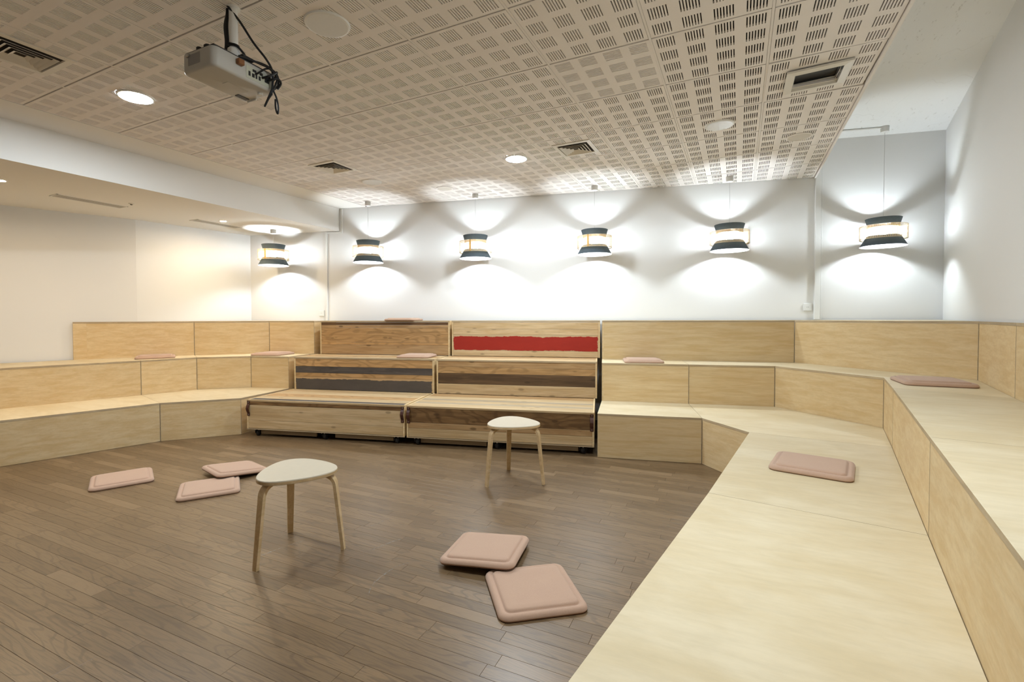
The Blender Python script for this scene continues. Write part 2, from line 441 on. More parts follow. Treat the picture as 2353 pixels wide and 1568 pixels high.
for ti in range(-7, 8):
    y = 1.6248+.6*ti
    xe = X1; xs_ = X0
    if y > wally(xs_): xs_ = (y-5.16)/WS-5.052+.02
    if xs_ > xe-.1: continue
    MB().box((xs_, y-.012, CZ+.013), (xe, y+.012, CZ+.024)).build('ceiling_crossbar', 'crossbar', CEIL)

# ------------------------------------------------------------------ floor strips
FA = math.radians(1.0); PW = .066
fx = (-6.4, -0.05); fyr = (-3.1, 5.0)
def wpx(x, y):
    d = Vector((x, y, 0))-Vector((0, 0, CAMH)); c = (d.dot(r2), d.dot(u2), d.dot(fw))
    if c[2] < .05: return None
    return (CXP+FPX*c[0]/c[2], CYP-FPX*c[1]/c[2], c[2])
def on_open_floor(x, y):
    if x < -5.69+(y-1.78)*.297-.02: return False
    if y > 3.46 and x < -4.8: return False
    if y > 3.44+(x+4.74)*.2586+.12: return False
    if x > .079+(y-4.116)*.1375+.02: return False
    return True
strips = []
ny = int((fyr[1]-fyr[0])/PW)
for j in range(ny):
    y = fyr[0]+j*PW; x = fx[0]-random.random()*.8
    while x < fx[1]+.4:
        l = random.choice((.34, .42, .5, .62, .7, .8, .8, .95)); cx = x+l/2
        strips.append((cx, y+PW/2+(cx+2.5)*math.tan(FA), l)); x += l
def strip_score(s):
    cx, cy, l = s; best = 0
    for t in (-.5, -.25, 0, .25, .5):
        q = wpx(cx+l*t, cy)
        if q and 0 < q[0] < 2353 and q[1] < 1568 and on_open_floor(cx+l*t, cy): best += l/(q[2]**3)
    return best
strips.sort(key=strip_score, reverse=True)
unit = MB().cbox((-.5, -.5, -.012), (.5, .5, 0), .0012).mesh('floor_strip', 'oak')
lib = {}
def strip_mesh(l):
    if l not in lib: lib[l] = MB().cbox((-l/2+.0003, -PW/2+.0003, -.012), (l/2-.0003, PW/2-.0003, 0), .0006).mesh('floor_strip', 'oak')
    return lib[l]
for cx, cy, l in strips[:300]:
    obj('floor_strip', strip_mesh(l), FLOOR, (cx, cy, 0), (0, 0, FA))
rest = MB()
for cx, cy, l in strips[300:]:
    mt = Matrix.Translation((cx, cy, 0)) @ Matrix.Rotation(FA, 4, 'Z')
    rest.box((-l/2+.0003, -PW/2+.0003, -.012), (l/2-.0003, PW/2-.0003, 0), 0, mt)
o = rest.build('floor_strips_far', 'oak', FLOOR); o['kind'] = 'stuff'

# ------------------------------------------------------------------ plywood benches
Z1, Z2, Z3 = .40, .797, 1.238
PT = .018
def bench(label, poly, z0, z1, fronts, ends=()):
    """poly: top outline; fronts: indices i of edges i->i+1 that carry a visible upright panel"""
    n = len(poly); cx = sum(p[0] for p in poly)/n; cy = sum(p[1] for p in poly)/n
    t = thing('plywood_bench', label, 'bench', (cx, cy, z0), 0, 'birch plywood bench boxes')
    pl = [Vector((x-cx, y-cy)) for x, y in poly]
    sh = []
    for i, p in enumerate(pl):      # a hair of shrink so boards show their joints
        a = (pl[i-1]-p).normalized(); b = (pl[(i+1) % n]-p).normalized()
        q = p
        for e, d in (((i-1) % n, a), (i, b)):
            if e not in fronts and i >= 0:
                o_ = b if e == (i-1) % n else a
                q = q+o_*.0013
        sh.append((q.x, q.y))
    MB().prism(sh, z1-z0-PT, z1-z0, 0, 1).build('seat_panel', ['plytop', 'plyedge'], t)
    ar = sum(pl[i].x*pl[(i+1) % n].y-pl[(i+1) % n].x*pl[i].y for i in range(n))
    for i in list(fronts)+list(ends):
        a = pl[i].copy(); b = pl[(i+1) % n].copy(); d = (b-a).normalized(); nn = Vector((-d.y, d.x)) if ar > 0 else Vector((d.y, -d.x))
        ln = (b-a).length; mt = Matrix.Translation((a.x, a.y, 0)) @ Matrix.Rotation(math.atan2(d.y, d.x), 4, 'Z')
        s = 1 if ar > 0 else -1
        y0, y1 = sorted((.0015*s, (.0015+PT)*s))
        b_ = MB(); k = len(b_.f)
        b_.cbox((.001, y0, .001), (ln-.001, y1, z1-z0-PT-.0008), .0008, 0, mt)
        b_.build('front_panel' if i in fronts else 'end_panel', ['ply', 'plyedge'], t)
        # thin edge strip down both ends of the panel
        for u0, u1 in ((.0, .006), (ln-.006, ln)):
            y0e, y1e = sorted((.0008*s, .004*s))
            MB().box((u0+.0012, y0e, .002), (u1-.0012, y1e, z1-z0-PT-.001), 0, mt).build('panel_edge', 'plyedge', t)
    return t
# left block
bench('long birch plywood box of the lowest left tier, running out of the photo at left', [(-6.28, -.22), (-5.36, 2.892), (-6.107, 3.10), (-7.0+.06, .30), (-6.94, -.05)], 0, Z1, [0])
bench('lowest left tier birch plywood box angled in beside the wheeled timber bench', [(-5.36, 2.892), (-4.877, 3.46), (-5.0, 4.197), (-5.515, 4.058), (-5.953, 3.643), (-6.107, 3.10)], 0, Z1, [0, 1])
bench('middle tier birch plywood box at far left below the bare white wall', [(-6.9, .39), (-6.107, 3.10), (-6.70, 3.23), (-6.93, 2.81), (-7.41, 1.45), (-7.45, .39)], 0, Z2, [0])
bench('short middle tier birch plywood box under the pad nearest the left wall', [(-6.107, 3.10), (-5.953, 3.643), (-6.35, 3.86), (-6.70, 3.23)], 0, Z2, [0])
bench('middle tier birch plywood box set diagonally in the left corner', [(-5.953, 3.643), (-5.515, 4.058), (-5.71, 4.485), (-6.35, 3.86)], 0, Z2, [0])
bench('middle tier birch plywood box ending beside the left timber bench', [(-5.515, 4.058), (-5.0, 4.197), (-5.09, 4.69), (-5.71, 4.485)], 0, Z2, [0, 1])
bench('top tier birch plywood box at far left with its end against the wall', [(-6.93, 2.81), (-6.35, 3.86), (-6.655, 3.9), (-6.725, 3.40)], 0, Z3, [0], [3])
bench('top tier birch plywood box set diagonally across the left corner', [(-6.35, 3.86), (-5.71, 4.485), (-5.80, 4.97), (-6.5, 4.80), (-6.655, 3.9)], 0, Z3, [0])
bench('top tier birch plywood box under the left wall socket', [(-5.71, 4.485), (-5.09, 4.69), (-5.12, 5.12), (-5.80, 4.97)], 0, Z3, [0, 1])
# right block
bench('lowest tier birch plywood box beside the right timber bench', [(-1.143, 4.318), (-.277, 4.518), (-.445, 5.207), (-1.28, 5.006)], 0, Z1, [0], [3])
bench('lowest tier birch plywood corner box with a short slanted front', [(-.277, 4.518), (.079, 4.116), (.925, 4.058), (1.02, 4.727), (.318, 5.39), (-.445, 5.207)], 0, Z1, [0])
bench('lowest right tier birch plywood box carrying a pink pad', [(.079, 4.116), (-.128, 2.609), (.685, 2.484), (.925, 4.058)], 0, Z1, [0])
bench('large scuffed birch plywood box filling the lower right foreground', [(-.128, 2.609), (-.361, 1.098), (.452, .951), (.685, 2.484)], 0, Z1, [0])
bench('lowest right tier birch plywood box nearest the viewer, cut by the bottom edge', [(-.361, 1.098), (-.72, -1.25), (.10, -1.37), (.452, .951)], 0, Z1, [0])
bench('middle tier birch plywood box beside the right timber bench', [(-1.28, 5.006), (-.445, 5.207), (-.555, 5.645), (-1.39, 5.445)], 0, Z2, [0], [3])
bench('middle tier birch plywood box before the right corner', [(-.445, 5.207), (.318, 5.39), (.523, 5.904), (-.555, 5.645)], 0, Z2, [0])
bench('middle tier birch plywood corner box with a long slanted front and a pink pad', [(.318, 5.39), (1.02, 4.727), (.925, 4.058), (1.447, 3.875), (1.602, 4.83), (.523, 5.904)], 0, Z2, [0, 1])
bench('middle right tier birch plywood box just beyond the corner', [(.925, 4.058), (.685, 2.484), (1.208, 2.40), (1.447, 3.875)], 0, Z2, [0])
bench('middle right tier birch plywood box running out at the right edge', [(.685, 2.484), (.452, .951), (.957, .85), (1.208, 2.40)], 0, Z2, [0])
bench('middle right tier birch plywood box beside the viewer', [(.452, .951), (.10, -1.37), (.585, -1.45), (.957, .85)], 0, Z2, [0])
bench('top tier birch plywood box beside the right timber bench', [(-1.39, 5.445), (.523, 5.904), (.40, 6.33), (-1.49, 5.915)], 0, Z3, [0], [3])
bench('top tier birch plywood corner box below the rightmost pendant', [(.523, 5.904), (1.602, 4.83), (1.447, 3.875), (1.465, 3.875), (1.885, 6.65), (.40, 6.33)], 0, Z3, [0, 1])
bench('top tier birch plywood backrest against the right wall', [(1.447, 3.875), (.585, -1.45), (.603, -1.45), (1.465, 3.875)], 0, Z3, [0])

# ------------------------------------------------------------------ wheeled timber benches
def plank(parent, x0, x1, z0, z1, yf, mat, th=.018, name='board'):
    """upright board, front face at y = yf"""
    l = x1-x0; h = z1-z0
    return MB().cbox((-l/2, 0, -h/2+.0008), (l/2, th, h/2-.0008), .0018).build(name, mat, parent, False, (x0+l/2, yf, z0+h/2))
def caster(parent, x, y, z):
    c = MB(); c.box((-.035, -.035, -.006), (.035, .035, 0)); 
    for s in (-1, 1): c.box((s*.022-.003, -.028, -.05), (s*.022+.003, .03, -.004))
    b = c.build('caster', 'black', parent, False, (x, y, z), (0, 0, random.uniform(-.5, .5)))
    mt = Matrix.Rotation(PI/2, 4, 'Y'); R = .0395
    MB().lathe([(.012, -.017), (R-.006, -.017), (R, -.011), (R, .011), (R-.006, .017), (.012, .017)], 20, 0, mt, True, True).build('wheel', 'black', b, True, (0, .012, -z+R))
    for s in (-1, 1):
        MB().lathe([(.006, 0), (.005, .003)], 10, 0, Matrix.Translation((s*.018, -.036, -.012)) @ Matrix.Rotation(PI/2, 4, 'X'), True, True).build('bolt', 'steel', b)
def strap(parent, x, z0, z1, yf):
    h = z1-z0; b = MB(); P = []
    prof = [(0, 0), (.0, .03), (.012, .05), (.02, .075), (.02, h-.075), (.012, h-.05), (0, h-.03), (0, h)]
    vs = []
    for y, z in prof:
        for w in (-.016, .016):
            vs += [(w, -y-.003, z), (w, -y, z)]
    fs = []
    for i in range(len(prof)-1):
        a = i*4; c = a+4
        fs += [(a, a+2, c+2, c), (a+3, a+1, c+1, c+3), (a+1, a, c, c+1), (a+2, a+3, c+3, c+2)]
    fs += [(0, 1, 3, 2), (c, c+2, c+3, c+1)]
    b.add(vs, fs)
    o = b.build('strap_handle', 'leather', parent, False, (x, yf, z0), None, True)
    for z in (.014, h-.014):
        MB().lathe([(.0055, 0), (.004, .003)], 10, 0, Matrix.Translation((0, -.003, z)) @ Matrix.Rotation(PI/2, 4, 'X'), True, True).build('screw', 'steel', o)
def cart(label, origin, widths, b1, b2, b3, s1, s2, s3, d3):
    t = thing('timber_bench', label, 'bench', (origin[0], origin[1], 0), math.radians(14.5), 'wheeled timber bleacher benches')
    V = (0, .79, 1.28, 1.28+d3); ZB = (.088, Z1, Z2); ZT = (Z1, Z2, Z3)
    for k, (boards, seats) in enumerate(((b1, s1), (b2, s2), (b3, s3))):
        x0, x1 = widths[k]; yf = V[k]; zb, zt = ZB[k], ZT[k]
        # plywood end cheeks
        for a in (x0, x1-PT):
            MB().cbox((a, yf+.0005, zb), (a+PT, V[k+1]+(.02 if k < 2 else 0), zt-.0005), .001).build('side_panel', 'ply', t)
        hh = zt-zb-.022; z = zt-.020; inner0, inner1 = x0+PT, x1-PT
        tot = sum(h for h, m in boards)
        for h, m in boards:
            h = h*hh/tot
            plank(t, inner0+.001, inner1-.001, z-h, z, yf+.001+random.uniform(0, .0015), m)
            z -= h
        # top rail edge, visible as a thin pale line
        MB().cbox((x0, yf-.001, zt-.019), (x1, yf+.0195, zt), .001).build('front_rail', 'plyedge' if k else 'pine', t)
        y = yf+.02; dep = V[k+1]-y+(.0 if k < 2 else 0); tot = sum(w for w, m in seats)
        for w, m in seats:
            w = w*dep/tot; l = inner1-inner0-.002
            MB().cbox((-l/2, -w/2+.0006, -PT), (l/2, w/2-.0006, 0), .0012).build('seat_board', m, t, False, ((inner0+inner1)/2, y+w/2, zt-.0005+random.uniform(-.001, .0003)))
            y += w
    x0, x1 = widths[0]; wdt = x1-x0
    MB().cbox((x0+PT, .03, .085), (x1-PT, .75, .10), .001).build('base_panel', 'skirt', t)
    MB().cbox((x0, -.001, .078), (x1, .018, .0875), .001).build('bottom_rail', 'plyedge', t)
    for a, b_ in ((.07, .44), (.56, .92)):
        MB().cbox((x0+wdt*a, .055, .022), (x0+wdt*b_, .073, .085), .001).build('skirt_board', 'skirt', t)
    for u in (.055, .5, .945):
        for y in (.05, .70): caster(t, x0+wdt*u, y, .085)
    for u in (.016+PT*.3, wdt-.016-PT*.3):
        strap(t, x0+u, .225, .385, 0)
    return t
cart('wheeled timber bench with two weathered grey boards on its middle riser', (-4.74, 3.43), ((0, 1.815), (.03, 1.846), (.082, 1.882)),
     [(.13, 'brown'), (.56, 'pine'), (.31, 'pine')],
     [(.25, 'honey'), (.21, 'slate'), (.13, 'honey'), (.41, 'slatepaint')],
     [(.085, 'oakbrown'), (.085, 'tan'), (.45, 'honey'), (.08, 'honey'), (.30, 'tan')],
     [(.11, 'slate'), (.2, 'pine'), (.24, 'honey'), (.2, 'pine'), (.25, 'pine')],
     [(.3, 'pine'), (.3, 'honey'), (.4, 'pine')], [(.4, 'pine'), (.6, 'tan')], .345)
cart('wheeled timber bench with a red painted board on its top riser', (-2.957, 3.883), ((0, 1.838), (.042, 1.857), (.075, 1.886)),
     [(.5, 'brown'), (.2, 'tan'), (.3, 'pine')],
     [(.17, 'tan'), (.2, 'honey'), (.32, 'umber'), (.31, 'pine')],
     [(.2, 'pine'), (.17, 'pine'), (.46, 'red'), (.17, 'pine')],
     [(.2, 'pine'), (.1, 'skirt'), (.17, 'pine'), (.1, 'skirt'), (.2, 'pine'), (.23, 'tan')],
     [(.3, 'pine'), (.3, 'pine'), (.4, 'tan')], [(.5, 'pine'), (.5, 'pine')], .315)

# ------------------------------------------------------------------ felt pads
def rsq(h, r, z, n=6):
    out = []
    for q, (sx, sy) in enumerate(((1, 1), (-1, 1), (-1, -1), (1, -1))):
        for k in range(n+1):
            a = q*PI/2+k*PI/2/n
            out.append((sx*(h-r)+r*math.cos(a), sy*(h-r)+r*math.sin(a), z))
    return out
def pad_mesh():
    prof = [(.004, .003), (0, .006), (0, .010), (.003, .018), (.009, .0245), (.017, .0272), (.024, .0268), (.0295, .0235), (.0325, .0232), (.0345, .0275), (.038, .0325), (.045, .0352), (.07, .036), (.12, .0365)]
    b = MB(); vs = []; H = .2; n = 28
    for ins, z in prof: vs += rsq(H-ins, max(.045-ins*.55, .012), z)
    fs = []
    for j in range(len(prof)-1):
        for i in range(n): a = j*n+i; c = j*n+(i+1) % n; fs.append((a, c, c+n, a+n))
    fs.append(tuple(range((len(prof)-1)*n, len(prof)*n)))
    b.add(vs, fs); me = b.mesh('pad', 'felt')
    me.polygons.foreach_set('use_smooth', [True]*len(me.polygons))
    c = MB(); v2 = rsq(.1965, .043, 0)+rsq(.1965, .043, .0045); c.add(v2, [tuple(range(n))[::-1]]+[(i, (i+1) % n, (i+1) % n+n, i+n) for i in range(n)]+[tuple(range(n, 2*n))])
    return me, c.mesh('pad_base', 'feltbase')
PADM, PADB = pad_mesh()
def pad(label, x, y, z, rz, tx=0, ty=0):
    """tx, ty: slopes along the pad's own x and y; z is the height of the lowest corner"""
    lift = (abs(tx)+abs(ty))*.19
    R3 = Matrix.Rotation(rz, 4, 'Z') @ Matrix.Rotation(-math.atan(tx), 4, 'Y') @ Matrix.Rotation(math.atan(ty), 4, 'X')
    t = thing('seat_pad', label, 'cushion', (x, y, z+lift+.0005), 0, 'pink felt seat pads', R3.to_euler())
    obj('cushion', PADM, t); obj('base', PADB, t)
pad('pink felt pad lying alone on the floor, leftmost', -4.341, 2.055, 0, 1.123)
pad('pink felt pad on the floor half under another, left of the near stool', -3.523, 2.235, 0, .97)
pad('pink felt pad leaning on another pad just behind the near stool', -3.70, 2.565, .0, -.26, .02, -.11)
pad('pink felt pad propped on the corner of another, right of centre', -1.2, 2.262, 0, .181, .06, -.06)
pad('nearest and largest looking pink felt pad on the floor', -.841, 2.052, 0, .66)
pad('pink felt pad on the lowest right plywood bench', .387, 3.31, Z1, -.19)
pad('pink felt pad on the middle tier at the right corner', 1.235, 4.46, Z2, .02)
pad('pink felt pad on the middle tier just right of the red board', -.92, 5.335, Z2, .27)
pad('pink felt pad on the middle step of the left timber bench', -3.512, 4.831, Z2, .28)
pad('pink felt pad on the middle tier at far left', -6.362, 3.395, Z2, 1.05)
pad('pink felt pad on the middle tier between left corner and timber bench', -5.446, 4.33, Z2, .27)
pad('pink felt pad on top of the left timber bench, seen edge on', -3.92, 5.11, Z3, .25)

# ------------------------------------------------------------------ stools
def stool(label, x, y, h, rz):
    t = thing('stool', label, 'stool', (x, y, 0), rz, 'three-legged birch stools')
    n = 48; out = []
    for i in range(n):      # rounded triangle, corners at 0, 120, 240 deg
        a = 2*PI*i/n
        r = .1985+.0195*math.cos(3*a)+.002*math.cos(6*a)
        out.append((r*math.cos(a), r*math.sin(a)))
    b = MB(); prof = [(.992, h-.022), (1, h-.019), (1, h-.004), (.994, h-.001), (.985, h)]
    vs = [(px_*k, py_*k, z) for k, z in prof for px_, py_ in out]
    fs = [(j*n+i, j*n+(i+1) % n, (j+1)*n+(i+1) % n, (j+1)*n+i) for j in range(len(prof)-1) for i in range(n)]
    b.add(vs, fs); b.add(vs, [tuple(range(n))[::-1], tuple(range((len(prof)-1)*n, len(prof)*n))])
    s = b.build('seat', 'stoolwhite', t, True)
    c = MB(); c.add([(px_*1.002, py_*1.002, z) for z in (h-.0195, h-.006) for px_, py_ in out], [(i, (i+1) % n, (i+1) % n+n, i+n) for i in range(n)])
    c.build('seat_edge', 'stoolply', s, True)
    for k in range(3):
        path = [(.05, h-.031), (.10, h-.031), (.150, h-.0315)]
        for q in range(1, 9):
            a = q/8*math.radians(82); path.append((.150+.062*math.sin(a), h-.0315-.062*(1-math.cos(a))))
        x1, z1 = path[-1]
        for q in range(1, 7): path.append((x1+(.252-x1)*q/6, z1*(1-q/6)))
        m = len(path); vs = []; l = MB()
        for i, (r, z) in enumerate(path):
            p0 = path[max(i-1, 0)]; p1 = path[min(i+1, m-1)]; tx, tz = p1[0]-p0[0], p1[1]-p0[1]; q = math.hypot(tx, tz); nx, nz = -tz/q, tx/q
            if i == m-1: nx, nz = 1, 0
            th = .0085; fr = i/(m-1); w = .022 if fr < .55 else .022-(fr-.55)/.45*.007
            for s1, s2 in ((-1, -1), (-1, 1), (1, 1), (1, -1)):
                vs.append((r+nx*th*s1, w*s2, max(z+nz*th*s1, 0)))
        fs = [(i*4+j, i*4+(j+1) % 4, (i+1)*4+(j+1) % 4, (i+1)*4+j) for i in range(m-1) for j in range(4)]+[(3, 2, 1, 0), ((m-1)*4, (m-1)*4+1, (m-1)*4+2, (m-1)*4+3)]
        l.add(vs, fs); o = l.build('leg', 'stoolply', t, True, None, (0, 0, k*2*PI/3), True)
stool('three-legged birch stool with a white seat nearest the viewer', -2.168, 1.862, .448, math.radians(-92))
stool('three-legged birch stool standing farther off before the timber bench', -1.576, 3.42, .460, math.radians(-117))

# ------------------------------------------------------------------ pendants
def ring_frame(b, r, z, w, h, seg=64, mi=0):
    b.lathe([(r-w/2, z-h/2), (r+w/2, z-h/2), (r+w/2, z+h/2), (r-w/2, z+h/2), (r-w/2, z-h/2)], seg, mi)
def pendant_meshes():
    g = {}
    b = MB(); b.lathe([(.137, -.066), (.155, 0)], 48, 0); b.lathe([(.153, 0), (.1345, -.066)], 48, 1); b.lathe([(.155, 0), (.153, 0)], 48, 0); b.lathe([(.1345, -.066), (.137, -.066)], 48, 0)
    g['top_shade'] = b.mesh('top_shade', ['shade', 'shadein'])
    b = MB(); b.lathe([(.20, -.288), (.143, -.182)], 48, 0); b.lathe([(.1405, -.182), (.1975, -.288)], 48, 1); b.lathe([(.143, -.182), (.1405, -.182)], 48, 0); b.lathe([(.1975, -.288), (.20, -.288)], 48, 1)
    g['lower_shade'] = b.mesh('lower_shade', ['shade', 'shadein'])
    b = MB(); S = 84
    for i in range(13): ring_frame(b, .20, -.078-i*.0112, .0022 if 0 < i < 12 else .004, .0036 if 0 < i < 12 else .0055, 42)
    for i in range(S):
        mt = Matrix.Rotation(2*PI*i/S, 4, 'Z'); b.box((.1988, -.0019, -.214), (.2012, .0019, -.078), 0, mt)
    g['cane_screen'] = b.mesh('cane_screen', 'rattan')
    b = MB(); b.lathe([(.1365, -.064), (.1365, -.094)], 48); b.lathe([(.134, -.094), (.134, -.064)], 48); b.lathe([(.1365, -.094), (.134, -.094)], 48)
    g['cane_band'] = b.mesh('cane_band', 'caneband')
    b = MB(); mt = Matrix.Rotation(0, 4, 'Z'); b.box((.1975, -.012, -.215), (.203, .012, -.076), 0, mt)
    g['cane_seam'] = b.mesh('cane_seam', 'caneband')
    b = MB()
    for k in range(3):
        mt = Matrix.Rotation(2*PI*k/3, 4, 'Z')
        for r, z in ((.20, -.079), (.1355, -.064), (.142, -.183)): b.box((.012, -.0012, z-.0012), (r, .0012, z+.0012), 0, mt)
        b.box((.012, -.0012, -.19), (.0145, .0012, -.06), 0, mt)
    b.box((.197, -.001, -.214), (.199, .001, -.18))
    g['frame'] = b.mesh('frame', 'white')
    b = MB(); b.lathe([(.012, -.055), (.019, -.065), (.019, -.115), (.014, -.12)], 20, 0, None, True, True)
    g['socket'] = b.mesh('socket', 'white')
    b = MB(); P = [(.011, -.118)]+[(.036*math.sin(a), -.160-.036*math.cos(a)) for a in [PI-.35-i*(PI-.36)/5 for i in range(6)]]
    b.lathe(P, 10, 0)
    me = b.mesh('bulb', 'bulb'); me.polygons.foreach_set('use_smooth', [True]*len(me.polygons)); g['bulb'] = me
    for k in ('top_shade', 'lower_shade'): g[k].polygons.foreach_set('use_smooth', [True]*len(g[k].polygons))
    b = MB(); b.box((.1422, -.004, -.0), (.1446, .004, .118), 0, Matrix.Translation((.0575, 0, -.2905)) @ Matrix.Rotation(-math.atan2(.057, .106), 4, 'Y') )
    return g
PM = pendant_meshes()
def pendant(label, x, y, ztop, zc, seam, hook=False):
    t = thing('pendant_lamp', label, 'lamp', (x, y, ztop), 0, 'charcoal and cane pendant lamps')
    for k in ('top_shade', 'lower_shade', 'cane_screen', 'cane_band', 'cane_seam', 'frame', 'socket', 'bulb'):
        obj(k, PM[k], t, None, (0, 0, seam if k in ('cane_seam', 'frame') else 0))
    hgt = zc-ztop
    MB().tube([(0, 0, -.06), (0, 0, hgt-.05)], .0022, 6).build('cord', 'cord', t)
    MB().lathe([(.02, hgt-.062), (.036, hgt-.056), (.038, hgt-.004), (.036, hgt-.0005)], 24, 0, None, True, True).build('canopy', 'white', t, True)
ang = lambda x, y, f: math.atan2(-y, -x)+f
for lab, x, y, zt, zc, f in (
    ('charcoal and cane pendant hung short below the left soffit', -5.812, 4.651, 2.298, SZ, -.55),
    ('charcoal and cane pendant on a cord, nearest the boxed beam', -4.449, 5.037, 2.305, CZ, PI*.8),
    ('charcoal and cane pendant above the left timber bench, second right of the beam', -2.971, 5.337, 2.306, CZ, -.33),
    ('charcoal and cane pendant above the red painted board', -1.534, 5.648, 2.306, CZ, -.37),
    ('charcoal and cane pendant at the right end of the tiled ceiling', -.10, 5.969, 2.297, CZ, 2.6),
    ('charcoal and cane pendant on a long cord in the high right bay', 1.335, 6.30, 2.291, AZ, 2.8)):
    pendant(lab, x, y, zt, zc, ang(x, y, f))

# ------------------------------------------------------------------ ceiling fittings
def disc_lamp(label, x, y, r, kind):
    t = thing('ceiling_light' if kind != 'speaker' else 'ceiling_speaker', label, 'light' if kind != 'speaker' else 'speaker', (x, y, CZ), 0, 'round ceiling lights' if kind != 'speaker' else 'round ceiling speakers')
    if kind == 'speaker':
        MB().lathe([(r*.86, -.004), (r*.9, -.008), (r, -.006), (r, 0), (r*.86, 0)], 48).build('rim', 'runner', t, True)
        MB().lathe([(0.001, -.007), (r*.86, -.004)], 48).build('grille', 'speaker', t, True)
    else:
        MB().lathe([(r*.84, -.003), (r*.88, -.010), (r*.96, -.008), (r, 0)], 48).build('rim', 'white', t, True)
        b = MB(); b.lathe([(r*.88, -.0102)], 40, 0, None, True); b.build('diffuser', 'panel' if kind == 'lit' else 'offlamp', t)
disc_lamp('lit round ceiling light at upper left of the projector', -3.777, 1.92, .112, 'lit')
disc_lamp('lit round ceiling light before the middle pendants', -1.952, 4.329, .112, 'lit')
disc_lamp('large unlit round ceiling light right of the projector', -1.951, 1.91, .118, 'off')
disc_lamp('unlit round ceiling light beside the far left vent', -3.752, 4.32, .112, 'off')
disc_lamp('unlit round ceiling light left of the beige speaker at right', -.152, 4.328, .112, 'off')
disc_lamp('lit round ceiling light over the right benches, above the photo', -.152, 1.92, .112, 'lit')
disc_lamp('beige round ceiling speaker between the pendants and the middle vent', -3.167, 4.937, .10, 'speaker')
disc_lamp('beige round ceiling speaker near the tile edge at right', .452, 4.922, .10, 'speaker')
def sq_ring(b, a0, z0, a1, z1, mi=0):
    vs = [(a0, a0, z0), (-a0, a0, z0), (-a0, -a0, z0), (a0, -a0, z0), (a1, a1, z1), (-a1, a1, z1), (-a1, -a1, z1), (a1, -a1, z1)]
    b.add(vs, [(i, (i+1) % 4, (i+1) % 4+4, i+4) for i in range(4)], mi)
def vent(label, x, y, h):
    t = thing('ceiling_vent', label, 'vent', (x, y, CZ), 0, 'square ceiling air vents')
    b = MB(); sq_ring(b, h, 0, h, -.006); sq_ring(b, h, -.006, h*.80, -.008); sq_ring(b, h*.80, -.008, h*.78, -.001)
    b.build('frame', 'ventpaint', t)
    b = MB(); sq_ring(b, h*.8, -.0005, .001, -.0005); b.build('throat', 'plenum', t)
    for k in range(4):
        a = h*(.70-.155*k); c = MB(); sq_ring(c, a, -.015, a-.019, -.003); sq_ring(c, a, -.015, a-.001, -.016); sq_ring(c, a-.001, -.016, a-.020, -.004)
        c.build('louvre', 'ventpaint', t)
vent('square ceiling vent cut by the left edge of the photo', -3.765, 1.31, .19)
vent('square ceiling vent at far left near the boxed beam', -3.745, 3.73, .175)
vent('square ceiling vent right of the lit round light', -1.35, 4.33, .175)
# open vent hanging loose from its tile
t = thing('open_ceiling_vent', 'square ceiling vent with its grille missing, black inside, at upper right', 'vent', (OV[0], OV[1], CZ-.008), 0, None, (math.radians(1.5), math.radians(-2.0), 0))
b = MB(); h = .175
sq_ring(b, h, .004, h, -.008); sq_ring(b, h, -.008, h*.74, -.012); sq_ring(b, h, .004, h*.74, .004)
b.build('frame', 'ventpaint', t)
b = MB(); a = h*.74; c = h*.66
vs = [(a, a, -.012), (-a, a, -.012), (-a, -a, -.012), (a, -a, -.012), (c, c, .03), (-c, c, .03), (-c, -c, .03), (c, -c, .03)]
b.add(vs, [(0, 1, 5, 4), (1, 2, 6, 5), (2, 3, 7, 6)], 0); b.add(vs, [(3, 0, 4, 7)], 1)
b.build('reveal', ['ventpaint', 'duct'], t)
b = MB(); sq_ring(b, c, .03, c, .038); b.add([(c, c, .038), (-c, c, .038), (-c, -c, .038), (c, -c, .038)], [(0, 1, 2, 3)]); b.build('duct_box', 'black', t)
# soffit grilles, spots, sensor
def soffit_grille(label, x0, x1, y0, y1):
    t = thing('linear_grille', label, 'vent', ((x0+x1)/2, (y0+y1)/2, SZ), 0, 'long soffit air grilles'); w = (x1-x0)/2; l = (y1-y0)/2
    b = MB()
    for a in ((-w, -l, w, -l+.012), (-w, l-.012, w, l), (-w, -l, -w+.01, l), (w-.01, -l, w, l)): b.box((a[0], a[1], -.004), (a[2], a[3], 0))
    b.build('frame', 'soffit', t)
    MB().box((-w+.01, -l+.012, -.0012), (w-.01, l-.012, -.0004)).build('throat', 'plenum', t)
    for k in range(6):
        x = -w+.022+k*(2*w-.044)/5; MB().box((x-.006, -l+.012, -.002), (x+.006, l-.012, -.0013)).build('slat', 'ventpaint', t)
soffit_grille('long slatted grille in the left soffit nearest the viewer', -6.18, -6.02, 2.34, 2.965)
soffit_grille('long slatted grille in the left soffit nearest the pendant', -6.185, -6.02, 3.725, 4.335)
for lab, x, y in (('small lit spotlight in the soffit beside the far grille', -5.85, 3.945), ('small lit spotlight in the soffit at the left edge of the photo', -5.869, 1.883), ('small lit spotlight in the soffit behind the viewer', -5.87, -.18)):
    t = thing('soffit_spotlight', lab, 'light', (x, y, SZ), 0, 'small soffit spotlights')
    MB().lathe([(.034, -.002), (.037, -.006), (.046, -.005), (.048, 0)], 28).build('rim', 'white', t, True)
    MB().lathe([(.034, -.0025)], 24, 0, None, True).build('lens', 'spot', t)
t = thing('ceiling_sensor', 'tiny grey sensor in the soffit beside the near grille', 'sensor', (-5.83, 2.90, SZ))
MB().lathe([(.028, 0), (.026, -.006), (.014, -.009)], 20, 0, None, False, True).build('body', 'ventpaint', t, True)
MB().lathe([(.013, -.009), (.009, -.016), (.001, -.018)], 16).build('eye', 'darkgrey', t, True)

